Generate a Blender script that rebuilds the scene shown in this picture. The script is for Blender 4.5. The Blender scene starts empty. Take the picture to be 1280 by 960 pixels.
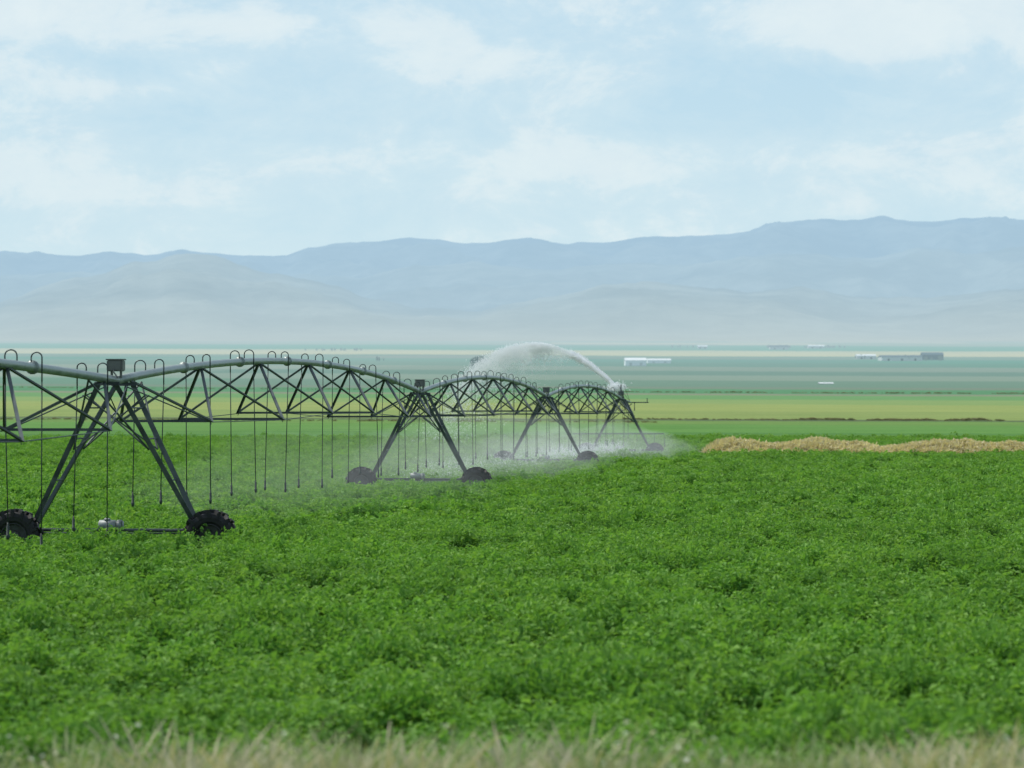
import bpy, bmesh, math, random
import numpy as np
from mathutils import Vector, Matrix, noise, Euler
random.seed(7); rng=np.random.default_rng(7)
scene=bpy.context.scene
scene.view_settings.view_transform='Standard'; scene.view_settings.look='None'; scene.view_settings.exposure=0
F=3788.0; HZ=510.0; CH=3.6

def lin(c):
    return tuple(((v/255)/12.92 if v/255<=0.04045 else ((v/255+0.055)/1.055)**2.4) for v in c)
# ---------------- node helpers
class NT:
    def __init__(s,t): s.t=t; t.nodes.clear()
    def n(s,ty,**k):
        x=s.t.nodes.new(ty)
        for a,b in k.items(): setattr(x,a,b)
        return x
    def set(s,sock,v):
        if isinstance(v,bpy.types.NodeSocket): s.t.links.new(v,sock)
        elif v is not None:
            if sock.type=='RGBA' and len(v)==3: v=(*v,1)
            sock.default_value=v
    def m(s,op,a,b=None,c=None,clamp=False):
        x=s.n('ShaderNodeMath',operation=op,use_clamp=clamp)
        s.set(x.inputs[0],a)
        if b is not None: s.set(x.inputs[1],b)
        if c is not None: s.set(x.inputs[2],c)
        return x.outputs[0]
    def mix(s,f,a,b,bt='MIX'):
        x=s.n('ShaderNodeMix',data_type='RGBA',blend_type=bt)
        s.set(x.inputs[0],f); s.set(x.inputs[6],a); s.set(x.inputs[7],b)
        return x.outputs[2]
    def noise(s,vec,scale,detail=4,rough=.55,dist=0):
        x=s.n('ShaderNodeTexNoise'); s.set(x.inputs['Vector'],vec)
        x.inputs['Scale'].default_value=scale; x.inputs['Detail'].default_value=detail
        x.inputs['Roughness'].default_value=rough; x.inputs['Distortion'].default_value=dist
        return x.outputs[0]
    def mr(s,v,a,b,c=0.,d=1.,smooth=False):
        x=s.n('ShaderNodeMapRange'); x.clamp=True
        if smooth: x.interpolation_type='SMOOTHSTEP'
        s.set(x.inputs[0],v)
        for i,q in enumerate((a,b,c,d)): x.inputs[i+1].default_value=q
        return x.outputs[0]
    def scale(s,vec,sc):
        x=s.n('ShaderNodeMapping'); s.set(x.inputs[0],vec); x.inputs['Scale'].default_value=sc
        return x.outputs[0]
    def ramp(s,f,stops,interp='LINEAR'):
        x=s.n('ShaderNodeValToRGB'); s.set(x.inputs[0],f); r=x.color_ramp; r.interpolation=interp
        while len(r.elements)<len(stops): r.elements.new(0.5)
        for e,(p,c) in zip(r.elements,stops): e.position=p
        for e,(p,c) in zip(r.elements,stops): e.color=(*c,1)
        return x.outputs[0]
def mat(name):
    m=bpy.data.materials.new(name); m.use_nodes=True; return m,NT(m.node_tree)
def principled(k,col,rough=.6,metal=0.,bump=None,bs=.3,bd=.02,spec=.5):
    p=k.n('ShaderNodeBsdfPrincipled'); k.set(p.inputs['Base Color'],col); k.set(p.inputs['Roughness'],rough)
    p.inputs['Metallic'].default_value=metal; p.inputs['Specular IOR Level'].default_value=spec
    if bump is not None:
        b=k.n('ShaderNodeBump'); b.inputs['Strength'].default_value=bs; b.inputs['Distance'].default_value=bd
        k.set(b.inputs['Height'],bump); k.set(p.inputs['Normal'],b.outputs[0])
    return p.outputs[0]
def out(k,sh,vol=None):
    o=k.n('ShaderNodeOutputMaterial')
    if sh is not None: k.t.links.new(sh,o.inputs[0])
    if vol is not None: k.t.links.new(vol,o.inputs[1])
def pos(k):
    g=k.n('ShaderNodeNewGeometry'); sp=k.n('ShaderNodeSeparateXYZ'); k.t.links.new(g.outputs['Position'],sp.inputs[0])
    return g.outputs['Position'],sp.outputs[0],sp.outputs[1],sp.outputs[2]
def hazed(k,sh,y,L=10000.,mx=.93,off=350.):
    """valley haze painted into the material: air light colour mixed in by world Y"""
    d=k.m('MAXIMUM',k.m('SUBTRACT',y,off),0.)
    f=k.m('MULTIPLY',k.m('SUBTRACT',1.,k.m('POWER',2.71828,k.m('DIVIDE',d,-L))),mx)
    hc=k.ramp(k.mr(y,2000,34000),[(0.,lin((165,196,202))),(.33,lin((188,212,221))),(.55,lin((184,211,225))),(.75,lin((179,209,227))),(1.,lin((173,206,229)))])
    e=k.n('ShaderNodeEmission'); k.set(e.inputs[0],hc)  # surface glows in the haze colour, standing in for light scattered by air
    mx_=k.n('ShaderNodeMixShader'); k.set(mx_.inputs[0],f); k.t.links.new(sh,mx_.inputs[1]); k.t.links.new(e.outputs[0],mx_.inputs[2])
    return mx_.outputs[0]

def link(ob,parent=None):
    scene.collection.objects.link(ob)
    if parent: ob.parent=parent
    return ob
def empty(name):
    e=bpy.data.objects.new(name,None); e.empty_display_size=.5; return link(e)
def mesh_obj(name,bm,m,parent=None,smooth=True):
    me=bpy.data.meshes.new(name); bm.to_mesh(me); bm.free()
    if smooth: me.polygons.foreach_set('use_smooth',[True]*len(me.polygons))
    ms=m if isinstance(m,list) else [m]
    for q in ms: me.materials.append(q)
    return link(bpy.data.objects.new(name,me),parent)

# ---------------- geometry helpers
def tube(bm,pts,r,n=8,cap=True):
    pts=[Vector(p) for p in pts]; rings=[]
    rr=r if isinstance(r,(list,tuple)) else [r]*len(pts)
    for i,p in enumerate(pts):
        t=(pts[min(i+1,len(pts)-1)]-pts[max(i-1,0)]).normalized()
        up=Vector((0,0,1)) if abs(t.z)<.92 else Vector((0,1,0))
        a=t.cross(up).normalized(); b=a.cross(t).normalized()
        rings.append([bm.verts.new(p+(a*math.cos(2*math.pi*j/n)+b*math.sin(2*math.pi*j/n))*rr[i]) for j in range(n)])
    for A,B in zip(rings[:-1],rings[1:]):
        for j in range(n): bm.faces.new((A[j],A[(j+1)%n],B[(j+1)%n],B[j]))
    if cap:
        try: bm.faces.new(rings[0][::-1]); bm.faces.new(rings[-1])
        except: pass
def box(bm,c,s,R=None,mi=0,bev=0):
    R=R or Matrix.Identity(3); c=Vector(c); vs=[]
    for dx in(-1,1):
        for dy in(-1,1):
            for dz in(-1,1): vs.append(bm.verts.new(c+R@Vector((dx*s[0]/2,dy*s[1]/2,dz*s[2]/2))))
    fs=[]
    for f in((0,1,3,2),(4,6,7,5),(0,4,5,1),(2,3,7,6),(0,2,6,4),(1,5,7,3)):
        q=bm.faces.new([vs[i] for i in f]); q.material_index=mi; fs.append(q)
    if bev>0:
        es=list({e for f in fs for e in f.edges}); bmesh.ops.bevel(bm,geom=es,offset=bev,segments=2,affect='EDGES')
def angle_iron(bm,a,b,w=.09,t=.012,side=Vector((0,-1,0))):
    """L section steel member"""
    a=Vector(a); b=Vector(b); d=(b-a); L=d.length; d.normalize()
    x=side-d*side.dot(d); x.normalize(); y=d.cross(x)
    R=Matrix((x,y,d)).transposed()
    box(bm,(a+b)/2+x*w/2,(w,t,L),R)
    box(bm,(a+b)/2+y*(w/2+t*.55),(t,w,L*.999),R)

# ---------------- terrain profile
Zd=np.array([-80,8,12,20,25,215,300,450,700,1000,1500,3000,6000,9000,13000,18000,24000,40000.])
Zz=np.array([2.1,2.1,1.6,.45,0,0,.8,1.7,3.7,7.2,13.6,37,102,178,292,460,640,900.])
def base_z(d):
    return np.interp(d,Zd,Zz)
def gz(x,y):
    z=float(base_z(y))
    if y>240: z+= noise.noise(Vector((x/(60+y*.25),y/(60+y*.25),3.1)))*min((y-240)*.0016,7)
    return z
def d_for_y(py):
    ds=np.geomspace(28,13000,3000); ys=HZ-(base_z(ds)-CH)/ds*F
    return float(ds[np.argmax(ys<=py)])
def X(px,d): return (px-640)/F*d

# ---------------- materials
def steel(name,dark,light,rough=.45,metal=.6):
    m,k=mat(name); p,x,y,z=pos(k)
    n1=k.noise(p,2.3,5,.65); n2=k.noise(p,26,3,.6)
    c=k.mix(k.mr(n1,.35,.68),dark,light)
    c=k.mix(k.mr(n2,.58,.75,0,.6),c,(.16,.13,.10))
    out(k,principled(k,c,k.mr(n1,.3,.7,rough-.1,rough+.15),metal,n2,.2,.004)); return m
M_pipe=steel('galvanised_pipe',(.20,.24,.235),(.38,.43,.41),.42,.45)
M_truss=steel('weathered_steel',(.03,.045,.047),(.08,.105,.105),.5,.4)
M_leg=steel('leg_steel',(.04,.055,.056),(.12,.145,.14),.5,.4)
M_box=steel('control_box_paint',(.09,.10,.09),(.15,.16,.15),.5,.0)
M_motor=steel('motor_casting',(.18,.20,.20),(.34,.37,.36),.5,.2)
def hose():
    m,k=mat('drop_hose'); p,*_=pos(k); out(k,principled(k,k.mix(k.noise(p,6),(.012,.025,.02),(.03,.05,.045)),.6)); return m
M_hose=hose()
def rubber():
    m,k=mat('muddy_tyre'); p,*_=pos(k); n=k.noise(p,9,5,.7)
    out(k,principled(k,k.mix(k.mr(n,.5,.8),(.008,.009,.010),(.035,.032,.026)),k.mr(n,.3,.7,.5,.9),0,n,.5,.01)); return m
M_tyre=rubber()
def rim():
    m,k=mat('rim_paint'); p,*_=pos(k); n=k.noise(p,7,5,.7)
    out(k,principled(k,k.mix(k.mr(n,.4,.7),(.05,.055,.055),(.03,.028,.024)),.6)); return m
M_rim=rim()

def leafmat(name,dark,light,yel,trans=.35,yelamt=.25,patch=.25,spec=.18,rough=.65):
    m,k=mat(name); p,x,y,z=pos(k)
    oi=k.n('ShaderNodeObjectInfo')
    n1=k.noise(k.scale(p,(.45,1.,.1)),patch,5,.65)
    at=k.n('ShaderNodeAttribute'); at.attribute_name='tint'
    c=k.mix(k.mr(n1,.36,.64),dark,light)
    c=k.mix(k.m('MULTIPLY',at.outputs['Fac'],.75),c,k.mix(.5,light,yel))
    c=k.mix(k.m('MULTIPLY',k.mr(oi.outputs['Random'],.5,1.),yelamt),c,yel)
    pr=principled(k,c,rough,0,None,spec=spec)
    t=k.n('ShaderNodeBsdfTranslucent'); k.set(t.inputs[0],k.mix(1.,c,(1.15,1.2,.6),'MULTIPLY'))
    mm=k.n('ShaderNodeMixShader'); mm.inputs[0].default_value=trans
    k.t.links.new(pr,mm.inputs[1]); k.t.links.new(t.outputs[0],mm.inputs[2]); out(k,mm.outputs[0]); return m
M_crop=leafmat('crop_leaf',(.056,.17,.028),(.165,.375,.060),(.32,.51,.11),.37,.45,.35)
M_dry=leafmat('dry_grass',(.55,.46,.30),(.75,.66,.46),(.62,.58,.36),.3,.3,1.2)
M_mixg=leafmat('verge_grass',(.12,.22,.06),(.24,.34,.12),(.40,.40,.23),.3,.4,.6)
M_weed=leafmat('verge_dry_grass',(.32,.32,.18),(.50,.46,.30),(.58,.54,.4),.3,.5,.6)
M_flower=leafmat('weed_flower',(.6,.62,.52),(.8,.8,.72),(.8,.8,.7),.3,.2,.6)
M_brush=leafmat('brush_leaf',(.12,.14,.065),(.24,.22,.12),(.36,.30,.17),.2,.5,.5)
def treemat():
    m,k=mat('distant_tree_leaf'); p,x,y,z=pos(k)
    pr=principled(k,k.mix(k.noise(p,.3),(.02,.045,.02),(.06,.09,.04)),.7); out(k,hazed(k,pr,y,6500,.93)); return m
M_tree=treemat()

# ---------------- ground material
def groundmat():
    m,k=mat('valley_ground'); p,x,y,z=pos(k)
    wob=k.m('MULTIPLY',k.m('SUBTRACT',k.noise(k.scale(p,(.0012,.0012,0)),1.,3),.5),.05)
    jit=k.m('MULTIPLY',k.m('SUBTRACT',k.noise(k.scale(p,(.05,.05,0)),1.,6,.75),.5),.035)
    sk=k.m('MULTIPLY',k.m('DIVIDE',x,k.m('MAXIMUM',y,50.)),.15)
    lg=k.m('ADD',k.m('ADD',k.m('LOGARITHM',k.m('MAXIMUM',y,20.),10.),k.m('ADD',jit,k.m('MULTIPLY',wob,k.mr(y,600,3000)))),sk)
    f=k.mr(lg,2.3,4.2)
    def P(py,): return (math.log10(d_for_y(py))-2.3)/1.9
    G=[(0.,(.09,.23,.045)),
       (P(540),(.12,.28,.055)),(P(530),(.15,.28,.06)),(P(526),(.10,.15,.06)),(P(524),(.24,.33,.09)),(P(513),(.29,.37,.10)),
       (P(503),(.23,.35,.10)),(P(497),(.14,.31,.09)),(P(491),(.25,.26,.16)),(P(489),(.08,.25,.09)),(P(483),(.19,.23,.16)),(P(480),(.14,.24,.16)),
       (P(472),(.27,.32,.24)),(P(466),(.10,.20,.14)),(P(461),(.27,.31,.24)),(P(456),(.09,.23,.16)),(P(451),(.07,.26,.18)),(P(447),(.24,.27,.22)),
       (P(443.5),(1.,.76,.46)),(P(439),(.9,.7,.44)),(P(437),(.06,.32,.18)),(P(431),(.44,.42,.33)),(1.,(.46,.44,.36))]
    c=k.ramp(f,G,'CONSTANT')
    v=k.n('ShaderNodeTexVoronoi'); v.distance='CHEBYCHEV'; k.set(v.inputs['Vector'],k.scale(p,(.0011,.00042,0))); v.inputs['Scale'].default_value=1.; v.inputs['Randomness'].default_value=.8
    sp=k.n('ShaderNodeSeparateColor'); k.t.links.new(v.outputs['Color'],sp.inputs[0])
    pc=k.ramp(sp.outputs[0],[(0,(.08,.26,.13)),(.3,(.15,.24,.16)),(.5,(.55,.46,.28)),(.62,(.09,.29,.15)),(.8,(.28,.32,.23)),(.92,(.8,.66,.42))],'CONSTANT')
    c=k.mix(k.m('MULTIPLY',k.mr(y,1300,2600),.38),c,pc)
    s1=k.noise(k.scale(p,(.02,.06,0)),1.,6,.65)
    c=k.mix(k.mr(s1,.3,.7,.0,.4),c,k.mix(1.,c,(.6,.68,.6),'MULTIPLY'))
    s2=k.noise(k.scale(p,(1.3,1.3,0)),1.,4,.7)
    c=k.mix(k.mr(s2,.38,.62,0.,.5),c,k.mix(1.,c,(.5,.62,.45),'MULTIPLY'))
    s3=k.noise(k.scale(p,(.012,.22,0)),1.,5,.7)
    c=k.mix(k.m('MULTIPLY',k.mr(s3,.4,.62),k.mr(y,900,1600,.9,.2)),c,k.mix(1.,c,(1.35,1.05,1.2),'MULTIPLY'))
    s4=k.noise(k.scale(p,(.03,.12,0)),1.,6,.75)
    c=k.mix(k.m('MULTIPLY',k.mr(s4,.48,.62),k.mr(y,900,2000,.6,.2)),c,k.mix(1.,c,(.55,.72,.55),'MULTIPLY'))
    soil=k.mix(k.mr(s2,.4,.6),(.025,.05,.015),(.045,.06,.03))
    verge=k.mix(k.mr(s2,.4,.6),(.11,.18,.06),(.22,.24,.12))
    c=k.mix(k.mr(y,225,250,1,0),c,soil)
    c=k.mix(k.mr(y,21,24,1,0),c,verge)
    pr=principled(k,c,.9,0,s2,.6,.25,spec=.1)
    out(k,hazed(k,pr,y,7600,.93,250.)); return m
M_ground=groundmat()
def hillmat():
    m,k=mat('hill_slopes'); p,x,y,z=pos(k)
    n=k.noise(k.scale(p,(.0011,.0007,.003)),1.,8,.7)
    c=k.mix(k.mr(n,.38,.62),(.02,.045,.06),(.24,.26,.24))
    c=k.mix(k.mr(k.noise(p,.0035,5,.7),.5,.7,0,.6),c,(.01,.03,.05))
    c=k.mix(k.mr(z,300,620,.7,0),c,(.50,.46,.35))
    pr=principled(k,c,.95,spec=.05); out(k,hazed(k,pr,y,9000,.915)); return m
M_hill=hillmat()

# ---------------- ground sheet
def sheet(name,rows,ns,wfun,zfun,m):
    S=np.linspace(-1,1,ns); vs=[]
    for y in rows:
        w=wfun(y)
        for s in S:
            xx=float(s*w); vs.append((xx,float(y),zfun(xx,float(y))))
    fs=[(r*ns+c,r*ns+c+1,(r+1)*ns+c+1,(r+1)*ns+c) for r in range(len(rows)-1) for c in range(ns-1)]
    me=bpy.data.meshes.new(name); me.from_pydata(vs,[],fs); me.polygons.foreach_set('use_smooth',[True]*len(me.polygons))
    me.materials.append(m); return link(bpy.data.objects.new(name,me))
rows=np.concatenate([np.linspace(-80,0,5),np.linspace(6,30,13),np.geomspace(35,13000,190)])
wf=lambda y:120+.55*max(y,0)
sheet('ground',rows,141,wf,gz,M_ground)

# ---------------- hills
far=[(-400,322),(-150,312),(0,318),(60,321),(100,325),(140,319),(180,322),(230,318),(300,322),(360,324),(385,314),(430,309),(470,307),(510,300),(550,303),(580,308),(620,308),(660,303),(710,308),(760,306),(800,301),(860,300),(900,298),(930,296),(960,285),(1010,277),(1060,279),(1100,276),(1150,281),(1200,276),(1240,273),(1280,276),(1450,285),(1700,300)]
mid=[(-300,360),(0,347),(100,342),(200,348),(300,352),(380,345),(450,350),(520,334),(600,330),(660,340),(720,336),(800,330),(860,334),(930,322),(1000,318),(1080,326),(1150,312),(1220,318),(1280,310),(1600,330)]
fro=[(-300,372),(0,383),(50,364),(90,352),(130,346),(165,334),(200,330),(235,322),(262,323),(290,331),(330,344),(380,352),(420,360),(450,374),(520,388),(600,396),(680,380),(740,366),(800,358),(850,362),(930,370),(1000,364),(1080,374),(1160,380),(1220,372),(1280,366),(1600,372)]
ridges=[(far,33000,6500),(mid,26500,4200),(fro,20500,4600)]
def hz(x,y):
    b=gz(x,13000.) if y<=13000.5 else float(base_z(y))
    px=640+F*x/y; best=b; t0=min((y-13000)/2500,1)
    for i,(tab,D,W) in enumerate(ridges):
        wob=noise.fractal(Vector((x/3200,i*7.7,0)),1,2,4)*1100
        cy=np.interp(px,[a for a,_ in tab],[q for _,q in tab])
        cy+=noise.fractal(Vector((px/34,i*3.3,1)),1,2,5)*(1.8 if i==0 else 3.5)
        zc=(HZ-cy)*(D)/F+CH
        u=(y-D)/W
        if u<0: pr=math.exp(-(u*u)*1.15)
        else: pr=math.exp(-(u*u)*2)
        rm=noise.ridged_multi_fractal(Vector((x/1300+i*5,(y+wob*1.2)/3300,i*9.)),1.,2.1,6,1.,2.)*.5
        carve=(1-pr)*(1.1*rm-.64)
        hh=b+(zc-b)*max(0,pr*(1+carve*1.6))
        best=max(best,hh)
    return b*(1-t0)+best*t0 if t0<1 else best
hrows=np.concatenate([np.linspace(13000,36000,190),np.linspace(37000,42000,4)])
sheet('mountain_range',hrows,520,lambda y:.36*y if y>13000 else wf(13000)*.66,hz,M_hill)

# ---------------- irrigation machine
T=[(-14.9,20.,-.35),(-9.28,71.,0.),(-3.7,122.,0.),(1.9,168.,0.),(7.45,207.,0.)]
PZ=4.25
root=empty('center_pivot_irrigator')
u0=Vector((5.6,51,0)).normalized(); p0=Vector((u0.y,-u0.x,0))
def hseg(a,b,t,rise): 
    P=Vector((a[0],a[1],a[2]+PZ)).lerp(Vector((b[0],b[1],b[2]+PZ)),t); P.z+=4*rise*t*(1-t); return P
bp=bmesh.new(); bt=bmesh.new(); bh=bmesh.new(); bg=bmesh.new()
for si in range(4):
    a,b=T[si],T[si+1]; rise=[.52,.8,.8,.7][si]
    P=lambda t: hseg(a,b,t,rise)
    u=(Vector((b[0],b[1],0))-Vector((a[0],a[1],0))).normalized(); pr=Vector((u.y,-u.x,0))
    tube(bp,[P(t) for t in np.linspace(0,1,33)],.10,14)
    N=6 if si<3 else 5; hs=.5/(N+.3)
    cs=[(k+.65)/(N+.3) for k in range(N)]
    for t in np.linspace(0,1,N+2)[1:-1]:
        q=P(t); tube(bp,[q-u*.03,q+u*.03],.15,14)
    last=[None,None]
    for t in cs:
        c=P(t); end=(t==cs[0] or t==cs[-1]); hw,dp=(1.15,1.3) if end else (1.45,1.6)
        nodes=[c+pr*(s*hw)+Vector((0,0,-dp)) for s in(-1,1)]
        angle_iron(bt,nodes[0],nodes[1],.055,.01,Vector((0,0,1)))
        for j,nd in enumerate(nodes):
            for tt in(t-hs,t+hs):
                tt=min(max(tt,.008),.992)
                angle_iron(bt,nd,P(tt)-Vector((0,0,.08)),.064,.012,pr*(1 if j else -1))
            if last[j] is not None: tube(bt,[last[j],nd],.013,6)
            last[j]=nd
        if t==cs[0]:
            for j,nd in enumerate(nodes): tube(bt,[nd,P(0)+pr*(.25*(2*j-1))-Vector((0,0,.15))],.016,6)
        if t==cs[-1]:
            for j,nd in enumerate(nodes): tube(bt,[nd,P(1)+pr*(.25*(2*j-1))-Vector((0,0,.15))],.016,6)
    nd=9 if si<3 else 8
    for i in range(nd):
        for s in(-1,1):
            t=(i+.62+.2*s*.45+random.uniform(-.03,.03))/nd
            c=P(t); o=.10+random.uniform(0,.04); H=.25+random.uniform(-.04,.04)
            pts=[c+Vector((0,0,.05)),c+Vector((0,0,.05+H*.6))]
            for q in range(0,9):
                an=math.pi*q/8; r=o
                pts.append(c+pr*s*(r-r*math.cos(an))+Vector((0,0,.05+H*.6+r*math.sin(an)*.9)))
            e=pts[-1]; 
            tube(bg,pts+[Vector((e.x,e.y,c.z-.3))],.016,6)
            zb=1.45+random.uniform(-.14,.14)+a[2]; sw=random.uniform(-.09,.09)
            tube(bh,[Vector((e.x,e.y,c.z-.3)),Vector((e.x+sw*.5,e.y,(c.z+zb)/2)),Vector((e.x+sw,e.y+sw,zb))],.013,6)
            q=Vector((e.x+sw,e.y+sw,zb))
            tube(bh,[q,q-Vector((0,0,.06)),q-Vector((0,0,.07)),q-Vector((0,0,.26)),q-Vector((0,0,.27)),q-Vector((0,0,.36))],[.018,.018,.03,.03,.045,.025],8)
a=T[4]; e0=Vector((a[0],a[1],PZ)); e1=e0+u0*9+Vector((0,0,-.25))
tube(bp,[e0,e0.lerp(e1,.5),e1],.07,12)
for s in(-1,1):
    tube(bt,[e0+p0*s*.2+Vector((0,0,.9)),e1],.014,6)
    tube(bt,[e0+p0*s*.9-Vector((0,0,1.2)),e0.lerp(e1,.6)],.03,6)
tube(bt,[e0,e0+Vector((0,0,.95))],.04,8)
for t in(.35,.75):
    c=e0.lerp(e1,t); tube(bh,[c,c-Vector((0,0,2.6))],.014,6)
tube(bt,[e1-p0*.6,e1+p0*1.3],.035,8); tube(bt,[e1+p0*1.2,e1+p0*1.2+Vector((0,0,.3))],.03,6); tube(bt,[e1+p0*.3,e1+p0*.3-Vector((0,0,.6))],.03,6)
gun=Vector((7.55,210,4.95))
tube(bg,[Vector((7.75,210,PZ-.05)),Vector((7.65,210,PZ+.3)),gun-Vector((0,0,.1))],.06,10)
tube(bg,[gun-Vector((0,0,.12)),gun,gun+Vector((-.35,.9,.45))],[.09,.07,.03],10)
bc=Vector((7.3,206.2,1.85)); tube(bt,[bc-p0*3.2,bc+p0*3.05,bc+p0*3.1-Vector((0,0,.9))],.035,8)
for s in(-2.6,-1.3,1.2,2.4): tube(bh,[bc+p0*s,bc+p0*s-Vector((0,0,.55))],.015,6)
mesh_obj('span_pipe',bp,M_pipe,root); mesh_obj('truss_frame',bt,M_truss,root,False)
mesh_obj('drop_hoses',bh,M_hose,root); mesh_obj('goosenecks',bg,M_truss,root)

def wheel(bm,c,ax,R=.6,W=.36):
    ax=ax.normalized(); up=Vector((0,0,1)); rt=ax.cross(up).normalized(); n=40
    prof=[(-W*.32,R*.52),(-W*.47,R*.62),(-W*.5,R*.78),(-W*.42,R*.91),(-W*.2,R*.945),(0,R*.95),(W*.2,R*.945),(W*.42,R*.91),(W*.5,R*.78),(W*.47,R*.62),(W*.32,R*.52)]
    rings=[]
    for i in range(n):
        an=2*math.pi*i/n; d=rt*math.cos(an)+up*math.sin(an)
        rings.append([bm.verts.new(c+ax*w+d*r) for w,r in prof])
    for i in range(n):
        A,B=rings[i],rings[(i+1)%n]
        for j in range(len(prof)-1): bm.faces.new((A[j],A[j+1],B[j+1],B[j])).material_index=0
    for i in range(15):
        for s in(-1,1):
            an=2*math.pi*(i+(.5 if s>0 else 0))/15; d=rt*math.cos(an)+up*math.sin(an); tg=ax.cross(d)
            dirv=(ax*s*.8+tg*.6).normalized(); w=dirv.cross(d).normalized()
            Rm=Matrix((dirv,w,d)).transposed()
            box(bm,c+ax*s*W*.26+d*(R*.97),(W*.58,.075,.12),Rm,0)
            box(bm,c+ax*s*W*.5+d*(R*.87)+tg*.05,(.04,.07,.15),Matrix((ax,tg,d)).transposed(),0)
    rp=[(W*.33,R*.53),(W*.36,R*.50),(W*.1,R*.46),(W*.05,R*.25),(W*.14,R*.2),(W*.16,.0)]
    for s in(-1,1):
        rr=[]
        for i in range(24):
            an=2*math.pi*i/24; d=rt*math.cos(an)+up*math.sin(an)
            rr.append([bm.verts.new(c+ax*(w*s)+d*max(r,.002)) for w,r in rp])
        for i in range(24):
            A,B=rr[i],rr[(i+1)%24]
            for j in range(len(rp)-1): bm.faces.new((A[j],A[j+1],B[j+1],B[j])).material_index=1
for ti,(tx,ty,tz) in enumerate(T):
    te=bpy.data.objects.new('drive_tower_%d'%(ti+1),None); link(te,root)
    O=Vector((tx,ty,tz)); up=Vector((0,0,1)); b=bmesh.new()
    top=O+up*PZ
    R3=Matrix((p0,u0,up)).transposed()
    tube(b,[O-p0*2.2+up*.74,O+p0*2.2+up*.74],.04,8)
    tube(b,[O-p0*2.2+up*.68-u0*.2,O+p0*2.2+up*.68-u0*.2],.02,6)
    for s in(-1,1):
        foot=O+p0*s*1.98+up*.66
        for v in(-1,1):
            angle_iron(b,foot+u0*v*.12,top+u0*v*.85+p0*s*.14-up*.1,.115,.014,p0*s)
        for h in(.35,.62,.82):
            f1=(foot+u0*.12).lerp(top+u0*.85+p0*s*.14,h); f2=(foot-u0*.12).lerp(top-u0*.85+p0*s*.14,h)
            tube(b,[f1,f2],.02,6)
        lm=foot.lerp(top,.55)
        for v in(-1,1):
            tube(b,[lm+u0*v*.45,top+u0*v*2.6-up*.02],.024,6)
            tube(b,[lm+u0*v*.45,top-p0*s*.75-u0*v*.2-up*.35],.02,6)
        box(b,O+p0*s*2.2+up*.62-u0*.02,(.3,.26,.3),R3,0,.03)
        wb=bmesh.new(); wheel(wb,O+p0*s*2.33+up*.59-u0*.34,u0,.61)
        mesh_obj('wheel_%s'%('left' if s<0 else 'right'),wb,[M_tyre,M_rim],te,False)
        tube(b,[O+p0*s*2.33+up*.59-u0*.34,O+p0*s*2.33+up*.59],.06,10)
    for v in(-1,1):
        angle_iron(b,top+u0*v*.85-p0*.3-up*.12,top+u0*v*.85+p0*.3-up*.12,.08,.012,up)
    mesh_obj('legs',b,M_leg,te,False)
    b=bmesh.new(); c=O-p0*.1+up*.86-u0*.1
    tube(b,[c-p0*.28,c-p0*.26,c+p0*.12,c+p0*.14],[.08,.12,.12,.09],16); box(b,c+p0*.22,(.16,.22,.24),R3,0,.03); box(b,c-p0*.08+up*.13,(.14,.12,.07),R3,0,.015)
    mesh_obj('gear_motor',b,M_motor,te)
    b=bmesh.new(); box(b,top+up*.34,(.38,.30,.26),R3,0,.02); box(b,top+up*.485,(.42,.34,.03),R3,0,.008)
    box(b,top+up*.34-u0*.157,(.30,.012,.21),R3,0,.004)
    tube(b,[top+up*.05-p0*.1,top+up*.22-p0*.1],.03,8); tube(b,[top+up*.05+p0*.12,top+up*.22+p0*.12],.03,8)
    tube(b,[top+up*.05+p0*.12-u0*.3,top+up*.2-u0*.25,top+up*.3-u0*.1],.018,6)
    mesh_obj('control_box',b,M_box,te,False)

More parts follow.
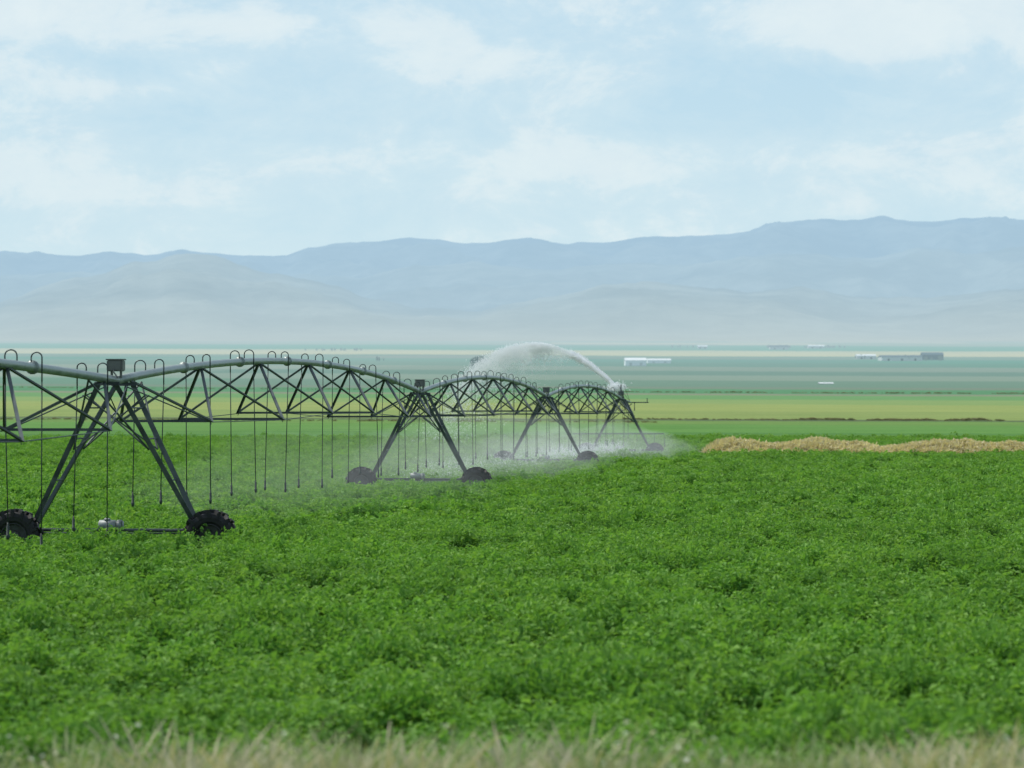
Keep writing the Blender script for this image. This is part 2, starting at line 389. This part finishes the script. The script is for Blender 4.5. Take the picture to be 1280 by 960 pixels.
# ---------------- instancing
def src_coll(name,objs):
    c=bpy.data.collections.new(name)
    for o in objs: c.objects.link(o)
    return c
def scatter(name,P,rot,scl,coll,m,parent=None):
    me=bpy.data.meshes.new(name); me.from_pydata([tuple(p) for p in P],[],[]); n=len(P)
    a=me.attributes.new('rotv','FLOAT_VECTOR','POINT'); a.data.foreach_set('vector',np.asarray(rot,dtype=np.float32).ravel())
    a=me.attributes.new('sclv','FLOAT_VECTOR','POINT'); a.data.foreach_set('vector',np.asarray(scl,dtype=np.float32).ravel())
    a=me.attributes.new('vidx','INT','POINT'); a.data.foreach_set('value',rng.integers(0,len(coll.objects),n).astype(np.int32))
    me.materials.append(m)
    ob=link(bpy.data.objects.new(name,me),parent)
    g=bpy.data.node_groups.new(name+'_nodes','GeometryNodeTree')
    g.interface.new_socket('Geometry',in_out='INPUT',socket_type='NodeSocketGeometry')
    g.interface.new_socket('Geometry',in_out='OUTPUT',socket_type='NodeSocketGeometry')
    i=g.nodes.new('NodeGroupInput'); o=g.nodes.new('NodeGroupOutput'); ip=g.nodes.new('GeometryNodeInstanceOnPoints'); ci=g.nodes.new('GeometryNodeCollectionInfo')
    ci.inputs['Collection'].default_value=coll; ci.inputs['Separate Children'].default_value=True; ci.inputs['Reset Children'].default_value=True
    def na(nm,ty):
        x=g.nodes.new('GeometryNodeInputNamedAttribute'); x.data_type=ty; x.inputs['Name'].default_value=nm
        return [q for q in x.outputs if q.enabled and q.name=='Attribute'][0]
    l=g.links.new; l(i.outputs[0],ip.inputs['Points']); l(ci.outputs[0],ip.inputs['Instance']); ip.inputs['Pick Instance'].default_value=True
    l(na('vidx','INT'),ip.inputs['Instance Index']); l(na('rotv','FLOAT_VECTOR'),ip.inputs['Rotation']); l(na('sclv','FLOAT_VECTOR'),ip.inputs['Scale'])
    l(ip.outputs[0],o.inputs[0])
    md=ob.modifiers.new('scatter','NODES'); md.node_group=g
    return ob
def leafy(name,m,nl,R,H,ls,seed,flower=None,low=.25):
    r=random.Random(seed); vs=[];fs=[];tint=[];mi=[]
    for i in range(nl):
        th=r.uniform(0,2*math.pi); rad=R*math.sqrt(r.random()); zz=H*(low+(1-low)*math.sqrt(max(0,1-(rad/R)**2*.92))*r.uniform(.5,1.08))
        c=Vector((rad*math.cos(th),rad*math.sin(th),zz))
        L=ls*r.uniform(.6,1.35); W=L*r.uniform(.45,.7)
        e=Euler((r.gauss(0,.55),r.gauss(0,.55),r.uniform(0,6.28))).to_matrix()
        b=len(vs)
        for q in((-L/2,0,0),(0,-W/2,.18*L),(L*.55,0,-.1*L),(0,W/2,.18*L),(0,0,0)): vs.append(c+e@Vector(q))
        fs+=[(b,b+1,b+4),(b+1,b+2,b+4),(b+2,b+3,b+4),(b+3,b,b+4)]
        fl=1 if (flower and zz>H*.8 and r.random()<.5) else 0
        mi+=[fl]*4
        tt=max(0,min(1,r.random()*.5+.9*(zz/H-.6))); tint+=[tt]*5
    me=bpy.data.meshes.new(name); me.from_pydata(vs,[],fs); me.materials.append(m)
    if flower: me.materials.append(flower)
    me.polygons.foreach_set('material_index',mi)
    a=me.attributes.new('tint','FLOAT','POINT'); a.data.foreach_set('value',tint)
    return bpy.data.objects.new(name,me)
def tuft(name,m,nb,R,H,w,seed,heads=.3,lean=.35):
    r=random.Random(seed); vs=[];fs=[];tint=[]
    for i in range(nb):
        th=r.uniform(0,6.28); rad=R*math.sqrt(r.random()); h=H*r.uniform(.45,1.1); a=r.uniform(0,6.28); ln=lean*h*r.uniform(.2,1)
        base=Vector((rad*math.cos(th),rad*math.sin(th),0)); dr=Vector((math.cos(a),math.sin(a),0)); sd=Vector((-dr.y,dr.x,0)) 
        sd=(sd+Vector((r.uniform(-.5,.5),r.uniform(-.5,.5),0))).normalized(); b=len(vs); ww=w*r.uniform(.6,1.3)
        head=r.random()<heads; tt=r.random()
        for q,(f,wf_) in enumerate([(0,1),(.4,.9),(.75,1.8 if head else .6),(.9,1.9 if head else .35),(1.,.1)]):
            c=base+dr*ln*f*f+Vector((0,0,h*(f-.12*f*f)))
            vs+=[c-sd*ww*wf_/2,c+sd*ww*wf_/2]; tint+=[tt]*2
        for q in range(4): fs.append((b+2*q,b+2*q+1,b+2*q+3,b+2*q+2))
    me=bpy.data.meshes.new(name); me.from_pydata(vs,[],fs); me.materials.append(m)
    a=me.attributes.new('tint','FLOAT','POINT'); a.data.foreach_set('value',tint)
    return bpy.data.objects.new(name,me)
near=src_coll('crop_plants_near',[leafy('crop_plant_a%d'%i,M_crop,120,.31,.72,.10,i,low=.12) for i in range(6)])
farc=src_coll('crop_plants_far',[leafy('crop_plant_b%d'%i,M_crop,75,.42,.68,.15,20+i,low=.15) for i in range(5)])
def crop_points(y0,y1,dens,sc):
    n=int((y1-y0)*2*(.19*(y0+y1)/2+8)*dens); P=[];R=[];S=[]
    for i in range(n):
        y=random.uniform(y0,y1); x=random.uniform(-1,1)*(.19*y+8)
        if y<22.6+noise.noise(Vector((x*.35,0,5)))*1.2: continue
        a=noise.fractal(Vector((x*.42,y*.75,0)),1,2,3); b=noise.noise(Vector((x*.09,y*.14,4))); c=noise.noise(Vector((x*1.5,y*1.5,8)))
        h=.90+.52*a+.2*b+.30*c
        if a+.5*c+.15*b<-.21 and random.random()<.8: h*=.4
        s=sc*random.uniform(.85,1.15)
        P.append((x,y,float(base_z(y))-.02)); R.append((random.gauss(0,.12),random.gauss(0,.12),random.uniform(0,6.28))); S.append((s,s,max(.26,h)*random.uniform(.88,1.12)))
    return P,R,S
A=[crop_points(21,45,10.,1.06),crop_points(45,80,8.5,1.1)]
P=sum([q[0] for q in A],[]);R=sum([q[1] for q in A],[]);S=sum([q[2] for q in A],[])
scatter('crop_field',P,R,S,near,M_crop); n1=len(P)
A=[crop_points(80,130,6.,1.),crop_points(130,270,3.2,1.25)]
P=sum([q[0] for q in A],[]);R=sum([q[1] for q in A],[]);S=sum([q[2] for q in A],[])
scatter('crop_field',P,R,S,farc,M_crop); print('crops',n1,len(P))
# verge grass and weeds
vg=src_coll('verge_tufts',[tuft('verge_tuft%d'%i,M_mixg,110,.32,.46,.007,50+i,.1,.8) for i in range(4)]+[leafy('verge_weed%d'%i,M_mixg,80,.3,.44,.06,160+i) for i in range(2)]+[tuft('verge_dry%d'%i,M_weed,80,.3,.5,.006,60+i,.4,.7) for i in range(2)])
vt=src_coll('verge_tall_tufts',[tuft('verge_tallg%d'%i,M_mixg,100,.36,.95,.007,170+i,.3,.7) for i in range(3)])
vd=src_coll('verge_dry_tufts',[tuft('verge_dryb%d'%i,M_weed,110,.36,.95,.006,70+i,.5,.65) for i in range(4)])
vf=src_coll('flowering_weeds',[leafy('flower_weed%d'%i,M_mixg,90,.24,.95,.05,260+i,M_flower) for i in range(3)])
P=[];R=[];S=[];P2=[];R2=[];S2=[];P3=[];R3_=[];S3=[]
for i in range(7500):
    y=random.uniform(13,24.0); x=random.uniform(-1,1)*(.19*y+6)
    dn=noise.fractal(Vector((x*.8,y*.25,9)),1,2,3)
    pxx=640+F*x/y; mask=max(math.exp(-((pxx-240)/110)**2),.8*math.exp(-((pxx-680)/60)**2),1.*math.exp(-((pxx-1200)/130)**2),.6*math.exp(-((pxx-470)/50)**2))
    s=random.uniform(.7,1.1)*(1+.4*dn)
    q=((x,y,float(base_z(y))-.01),(random.gauss(0,.1),random.gauss(0,.1),random.uniform(0,6.28)))
    rr=random.random()
    if 18.6<y<23 and rr<(.04+.24*mask)*(1+dn*1.5):
        s2=random.uniform(.7,1.08)*(.9+.22*mask); P2.append(q[0]);R2.append(q[1]);S2.append((s2*1.3,s2*1.3,s2))
    elif 18.6<y<23 and rr>.80-.25*dn:
        s2=random.uniform(.65,1.05); P3.append(q[0]);R3_.append(q[1]);S3.append((s2*1.3,s2*1.3,s2))
    else: P.append(q[0]);R.append(q[1]);S.append((s*1.1,s*1.1,max(.3,s)))
scatter('roadside_grass',P,R,S,vg,M_mixg); scatter('dry_roadside_weeds',P2,R2,S2,vd,M_weed); scatter('tall_roadside_grass',P3,R3_,S3,vt,M_mixg)
P=[];R=[];S=[]
for i in range(30):
    y=random.uniform(18.5,22.5); x=random.uniform(-1,1)*(.17*y+3); s=random.uniform(.8,1.15)
    P.append((x,y,float(base_z(y)))); R.append((random.gauss(0,.1),random.gauss(0,.1),random.uniform(0,6.28))); S.append((s,s,s))
scatter('flowering_weeds',P,R,S,vf,M_flower)
# dry grass strip
dg=src_coll('dry_tufts',[tuft('dry_tuft%d'%i,M_dry,110,.5,1.,.04,80+i,.5,.5) for i in range(4)]+[leafy('dry_shrub%d'%i,M_dry,130,.6,.95,.16,90+i) for i in range(3)])
P=[];R=[];S=[]
for i in range(3400):
    t=random.random(); x=13.4+48*t; y=204+random.gauss(0,1.5)+ (x-13)*.10
    h=.86+.38*noise.fractal(Vector((x*.25,y*.1,2)),1,2,3)+.18*noise.noise(Vector((x*.09,1,2))); h*=min(1,.6+(x-13.2)*.35) if x<15 else 1
    h*=math.exp(-((y-204-(x-13)*.10)/3.4)**2)
    P.append((x,y,0)); R.append((random.gauss(0,.15),random.gauss(0,.15),random.uniform(0,6.28))); S.append((1.05,1.05,max(.3,h*1.5)))
scatter('dry_grass_hedge',P,R,S,dg,M_dry)
bg_=src_coll('brush_clumps',[leafy('brush%d'%i,M_brush,90,.9,1.1,.32,100+i) for i in range(4)])
P=[];R=[];S=[]
def brush(px0,px1,py,n,h,jit=1.5):
    d=d_for_y(py)
    for i in range(n):
        px=random.uniform(px0,px1); dd=d*(1+.05*(px-900)/400*-1)
        x=X(px,dd); q=noise.noise(Vector((px*.02,py,0)))+.5*noise.noise(Vector((px*.09,py,0)))
        if q<-.28: continue
        y=dd+random.gauss(0,jit); s=h*(1+.5*q)*random.uniform(.6,1.2)
        P.append((x,y,gz(x,y)-.05)); R.append((0,0,random.uniform(0,6.28))); S.append((s*1.8,s*1.2,s))
brush(1000,1700,525,600,.32); brush(780,1000,525,200,.2); brush(-200,820,529,400,.22); 
brush(600,1500,488,500,.5,6); brush(-300,600,486,400,.45,6)
scatter('field_edge_brush',P,R,S,bg_,M_brush)
def treeobj(name,seed):
    r=random.Random(seed); bm=bmesh.new()
    tube(bm,[(0,0,0),(.1,0,3),(0,.1,6),(.2,.1,9)],[.35,.28,.18,.06],7)
    for i in range(7):
        z=2.5+i*.9; a=r.uniform(0,6.28); tube(bm,[(0,0,z),(1.6*math.cos(a),1.6*math.sin(a),z+1.6)],[.12,.04],5)
    for i in range(420):
        z=r.uniform(1.6,12); w=3.4*math.sin(math.pi*min(1,(z-.6)/12.6))**.7*(.75+.25*math.sin(z*2+seed)); a=r.uniform(0,6.28); q=w*math.sqrt(r.random())
        c=Vector((q*math.cos(a),q*math.sin(a),z)); e=Euler((r.uniform(0,6),r.uniform(0,6),0)).to_matrix(); L=r.uniform(.4,.9)
        bm.faces.new([bm.verts.new(c+e@Vector(v)) for v in((-L,0,0),(0,-L*.5,.1),(L,0,0),(0,L*.5,.1))])
    me=bpy.data.meshes.new(name); bm.to_mesh(me); bm.free(); me.materials.append(M_tree); return bpy.data.objects.new(name,me)
tr=src_coll('distant_tree_kinds',[treeobj('distant_tree_kind%d'%i,i) for i in range(3)])
P=[];R=[];S=[]
def trees(px0,px1,py,n,s,flat=1.):
    d=d_for_y(py)
    for i in range(n):
        dd=d*random.uniform(.99,1.01); x=X(random.uniform(px0,px1),dd); q=s*random.uniform(.7,1.2)
        P.append((x,dd,gz(x,dd)-.3)); R.append((0,0,random.uniform(0,6.28))); S.append((q*flat,q*flat,q))
trees(590,606,459,18,1.15,1.3); trees(470,484,450,5,.6); trees(1110,1180,449,18,.8,1.6); trees(1068,1082,447,4,.7)
trees(955,1065,434,34,.7,2.2); trees(380,460,438,12,.6,2); trees(838,870,434,6,.7,1.6)
trees(-300,0,446,30,.7,1.8); trees(1290,1600,442,30,.7,1.8)
scatter('distant_trees',P,R,S,tr,M_tree)

# ---------------- far farm buildings
def bmat(name,c1,c2):
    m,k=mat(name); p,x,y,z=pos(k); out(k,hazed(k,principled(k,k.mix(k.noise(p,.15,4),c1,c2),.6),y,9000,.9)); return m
MW=bmat('white_metal_roof',(.78,.80,.80),(.88,.89,.89)); MWL=bmat('pale_wall',(.5,.52,.5),(.62,.62,.6)); MB=bmat('blue_grey_roof',(.05,.09,.12),(.09,.13,.16)); MD=bmat('dark_opening',(.02,.025,.03),(.04,.04,.045))
def building(name,px0,px1,py,h,depth,roofm,wallm,doors=True):
    d=d_for_y(py); x0,x1=X(px0,d),X(px1,d); cx=(x0+x1)/2; w=x1-x0; z0=gz(cx,d)-1
    e=empty(name); e.location=(cx,d,z0)
    b=bmesh.new(); box(b,(0,0,h*.35),(w,depth,h*.7)); mesh_obj('walls',b,wallm,e,False)
    b=bmesh.new(); o=.7
    pr=[(-depth/2-o,h*.68),(0,h),(depth/2+o,h*.68),(depth/2+o,h*.72),(0,h*1.05),(-depth/2-o,h*.72)]
    A=[b.verts.new((-w/2-o,y,z)) for y,z in pr]; B=[b.verts.new((w/2+o,y,z)) for y,z in pr]
    for i in range(6): b.faces.new((A[i],A[(i+1)%6],B[(i+1)%6],B[i]))
    b.faces.new(A[::-1]); b.faces.new(B); mesh_obj('roof',b,roofm,e,False)
    b=bmesh.new(); n=max(2,int(w/24))
    for i in range(n): box(b,(-w/2+(i+.5)*w/n,-depth/2-.05,h*.23),(min(4,w/n*.5),.1,h*.36))
    mesh_obj('doors',b,MD if doors else MWL,e,False)
building('farm_shed',781,807,455,12,50,MW,MW,False); building('farm_shed',809,838,452,8,36,MW,MW,False)
building('barn',1070,1094,447,10,30,MW,MWL); building('barn',1100,1150,449,11,60,MB,MWL); building('barn',1152,1178,448,15,30,MB,MB)
building('farm_shed',1024,1040,476.5,2.,9,MW,MWL,False); building('barn',962,985,436,13,30,MB,MWL); building('farm_shed',1010,1030,434.5,11,30,MW,MWL); building('farmhouse',872,884,435,11,18,MW,MWL)

# ---------------- water spray
def volmat(name,dens,aniso=.3,glow=.30):
    m,k=mat(name); v=k.n('ShaderNodeVolumeScatter'); v.inputs['Color'].default_value=(.97,.99,1,1); v.inputs['Anisotropy'].default_value=aniso
    v.inputs['Density'].default_value=dens
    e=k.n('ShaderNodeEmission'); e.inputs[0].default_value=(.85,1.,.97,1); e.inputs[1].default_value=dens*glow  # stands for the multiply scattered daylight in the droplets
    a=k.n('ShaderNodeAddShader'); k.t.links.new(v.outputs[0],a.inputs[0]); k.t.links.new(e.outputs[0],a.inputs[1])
    out(k,None,a.outputs[0]); return m
def ellip(name,c,s,m,parent,rotz=0,bump=.25):
    b=bmesh.new(); bmesh.ops.create_icosphere(b,subdivisions=5,radius=1)
    for v in b.verts:
        q=1+bump*noise.fractal(Vector((v.co.x*2,v.co.y*5,v.co.z*2))+Vector(c),1,2,3); v.co*=q
    o=mesh_obj(name,b,m,parent); o.location=c; o.scale=s; o.rotation_euler=(0,0,rotz); return o
spray=empty('water_spray'); rz=-math.atan2(5.6,51)
m1=volmat('thin_mist',.0032); m2=volmat('mist',.0052); m3=volmat('dense_mist',.0095)
ellip('mist_span_2',(-5.6,101,1.),(4.6,21,1.9),m1,spray,rz)
ellip('mist_span_3',(-1.2,144,.9),(5.2,27,2.6),m2,spray,rz)
ellip('mist_span_3_core',(-.4,136,.8),(4.2,12,1.5),m2,spray,rz)
ellip('mist_span_4',(4.6,187,.8),(6.,21,2.),m3,spray,rz)
ellip('mist_tail',(8.6,203,.5),(4.6,10,1.4),m2,spray,rz)
def jet(uu,g=3.35):
    return Vector((7.3-12*uu,211+28*uu,5.05+4*g*uu*(1-uu)))
def dropm():
    m,k=mat('water_droplet'); p,*_=pos(k)
    pr=principled(k,k.mix(k.noise(p,3),(.90,.93,.94),(.95,.97,.97)),.3,spec=.5)
    t=k.n('ShaderNodeBsdfTranslucent'); t.inputs[0].default_value=(.97,.98,.99,1)
    mm=k.n('ShaderNodeMixShader'); mm.inputs[0].default_value=.65; k.t.links.new(pr,mm.inputs[1]); k.t.links.new(t.outputs[0],mm.inputs[2]); out(k,mm.outputs[0]); return m
M_drop=dropm()
def dropo(name,seed):
    b=bmesh.new(); r=random.Random(seed)
    for i in range(5):
        c=Vector((r.gauss(0,2.2),r.gauss(0,2.2),r.gauss(0,2.2))) if i else Vector((0,0,0))
        q=bmesh.ops.create_icosphere(b,subdivisions=1,radius=r.uniform(.6,1.1),matrix=Matrix.Translation(c))
    me=bpy.data.meshes.new(name); b.to_mesh(me); b.free(); me.materials.append(M_drop); return bpy.data.objects.new(name,me)
dc=src_coll('droplet_groups',[dropo('droplet_group%d'%i,i) for i in range(3)])
P=[];R=[];S=[]
def add(p,s): P.append(tuple(p)); R.append((0,0,random.uniform(0,6.28))); S.append((s,s,s))
for i in range(3600):      # coherent jet breaking up
    t=min(random.random()**.85*.25+abs(random.gauss(0,.012)),.32); sg=.03+.26*t; q=jet(t)
    add(q+Vector((random.gauss(0,sg),random.gauss(0,sg*3),random.gauss(0,sg)-abs(random.gauss(0,.5*t)))),.021)
for i in range(22000):     # plume drifting and falling
    t=.26+random.betavariate(1.9,3.0)*1.0; c=t-.22; q=jet(t)
    sg=.05+.6*c
    fall=random.expovariate(1/(.12+1.6*c))
    v=q+Vector((random.gauss(0,sg),random.gauss(0,sg*3.),random.gauss(0,sg*.22)-fall))
    if noise.fractal(v*.5,1,2,3)<-.10 and random.random()<.65: continue
    if v.z>.6: add(v,.0155)
for i in range(800): add(Vector((7.25+random.gauss(0,.28),210.5+random.gauss(0,.6),5.06+random.gauss(0,.13))),.02)
scatter('end_gun_droplets',P,R,S,dc,M_drop,spray)
P=[];R=[];S=[]
for si,cnt in ((2,3500),(3,5000)):
    a,b=T[si],T[si+1]
    for i in range(cnt):
        t=random.random(); tn=(math.floor(t*9)+.62)/9; r=abs(random.gauss(0,1.8)); an=random.uniform(0,6.28)
        z=1.15-.10*r*r+random.gauss(0,.2)
        if z<.45: continue
        c=Vector((a[0],a[1],0)).lerp(Vector((b[0],b[1],0)),tn)
        add(c+Vector((r*math.cos(an),r*math.sin(an),z)),.0065 if si<3 else .009)
scatter('sprinkler_droplets',P,R,S,dc,M_drop,spray)

# ---------------- world
SE,SA=52,-62
w=bpy.data.worlds.new('World'); scene.world=w; w.use_nodes=True; k=NT(w.node_tree)
sky=k.n('ShaderNodeTexSky',sky_type='NISHITA'); sky.sun_disc=False; sky.sun_elevation=math.radians(SE); sky.sun_rotation=math.radians(SA); sky.altitude=900; sky.air_density=1.1; sky.dust_density=1.2; sky.ozone_density=1.5
tc=k.n('ShaderNodeTexCoord'); D=tc.outputs['Generated']; sp=k.n('ShaderNodeSeparateXYZ'); k.t.links.new(D,sp.inputs[0]); dx,dy,dz=sp.outputs
def bump_(px,py,rx,ry,amp):
    a=k.m('DIVIDE',k.m('SUBTRACT',dx,(px-640)/F),rx/F); b=k.m('DIVIDE',k.m('SUBTRACT',dz,(HZ-py)/F),ry/F)
    q=k.m('ADD',k.m('MULTIPLY',a,a),k.m('MULTIPLY',b,b)); return k.m('MULTIPLY',k.m('POWER',2.71828,k.m('MULTIPLY',q,-1.)),amp)
acc=None
for B in [(60,20,170,45,.16),(310,38,70,18,.22),(500,35,60,30,.12),(610,80,90,40,.14),(670,205,110,30,.22),(820,205,170,40,.16),(960,30,220,45,.18),(1180,40,220,50,.16),(160,115,70,14,.16),(60,230,120,35,.16),(200,245,80,20,.14),(1150,200,180,40,.14),(930,130,190,45,-.16),(400,130,160,40,-.05)]:
    q=bump_(*B); acc=q if acc is None else k.m('ADD',acc,q)
vec=k.scale(D,(1.,1.,1.9))
n=k.noise(vec,22,10,.68,.3); n2=k.noise(vec,7,4,.5)
cl=k.m('ADD',k.m('ADD',n,acc),k.m('MULTIPLY',k.m('SUBTRACT',n2,.5),.35))
clf=k.mr(cl,.34,.78,0,1,False)
edge=k.mr(cl,.53,.68,0,.35,True)
bgs=k.mix(1.,sky.outputs[0],(.115,.115,.115),'MULTIPLY')
clear=k.ramp(k.mr(dz,0.,.16),[(0,lin((212,235,240))),(.4,lin((200,227,239))),(1,lin((179,215,237)))])
up_=k.mr(dz,.15,.6)
low=k.mix(.97,bgs,clear)
skyc=k.mix(up_,low,bgs)
ccol=k.ramp(k.mr(dz,0.,.14),[(0,lin((217,237,241))),(1,lin((222,238,244)))])
sh=k.mr(k.noise(vec,30,6,.65),.4,.65,0,.5)
ccol=k.mix(sh,ccol,lin((204,226,238)))
fin=k.mix(k.m('MULTIPLY',clf,.9),skyc,ccol)
fin=k.mix(edge,fin,lin((236,244,245)))
b=k.n('ShaderNodeBackground'); k.set(b.inputs[0],fin); b.inputs[1].default_value=1.
o=k.n('ShaderNodeOutputWorld'); k.t.links.new(b.outputs[0],o.inputs[0])

sl=bpy.data.lights.new('sun','SUN'); sl.energy=3.6; sl.angle=math.radians(1.2); sl.color=(1,.95,.87)
so=link(bpy.data.objects.new('sun',sl)); 
dirv=Vector((math.sin(math.radians(SA))*math.cos(math.radians(SE)),math.cos(math.radians(SA))*math.cos(math.radians(SE)),math.sin(math.radians(SE))))
so.rotation_euler=dirv.to_track_quat('Z','Y').to_euler()

cam=bpy.data.cameras.new('camera'); co=link(bpy.data.objects.new('camera',cam)); scene.camera=co
co.location=(0,0,CH); cam.sensor_width=36; cam.lens=36*F/1280
co.rotation_euler=(math.radians(90)+math.atan((HZ-480)/F),0,0)
cam.clip_start=.5; cam.clip_end=90000
cam.dof.use_dof=True; cam.dof.focus_distance=90; cam.dof.aperture_fstop=2.0
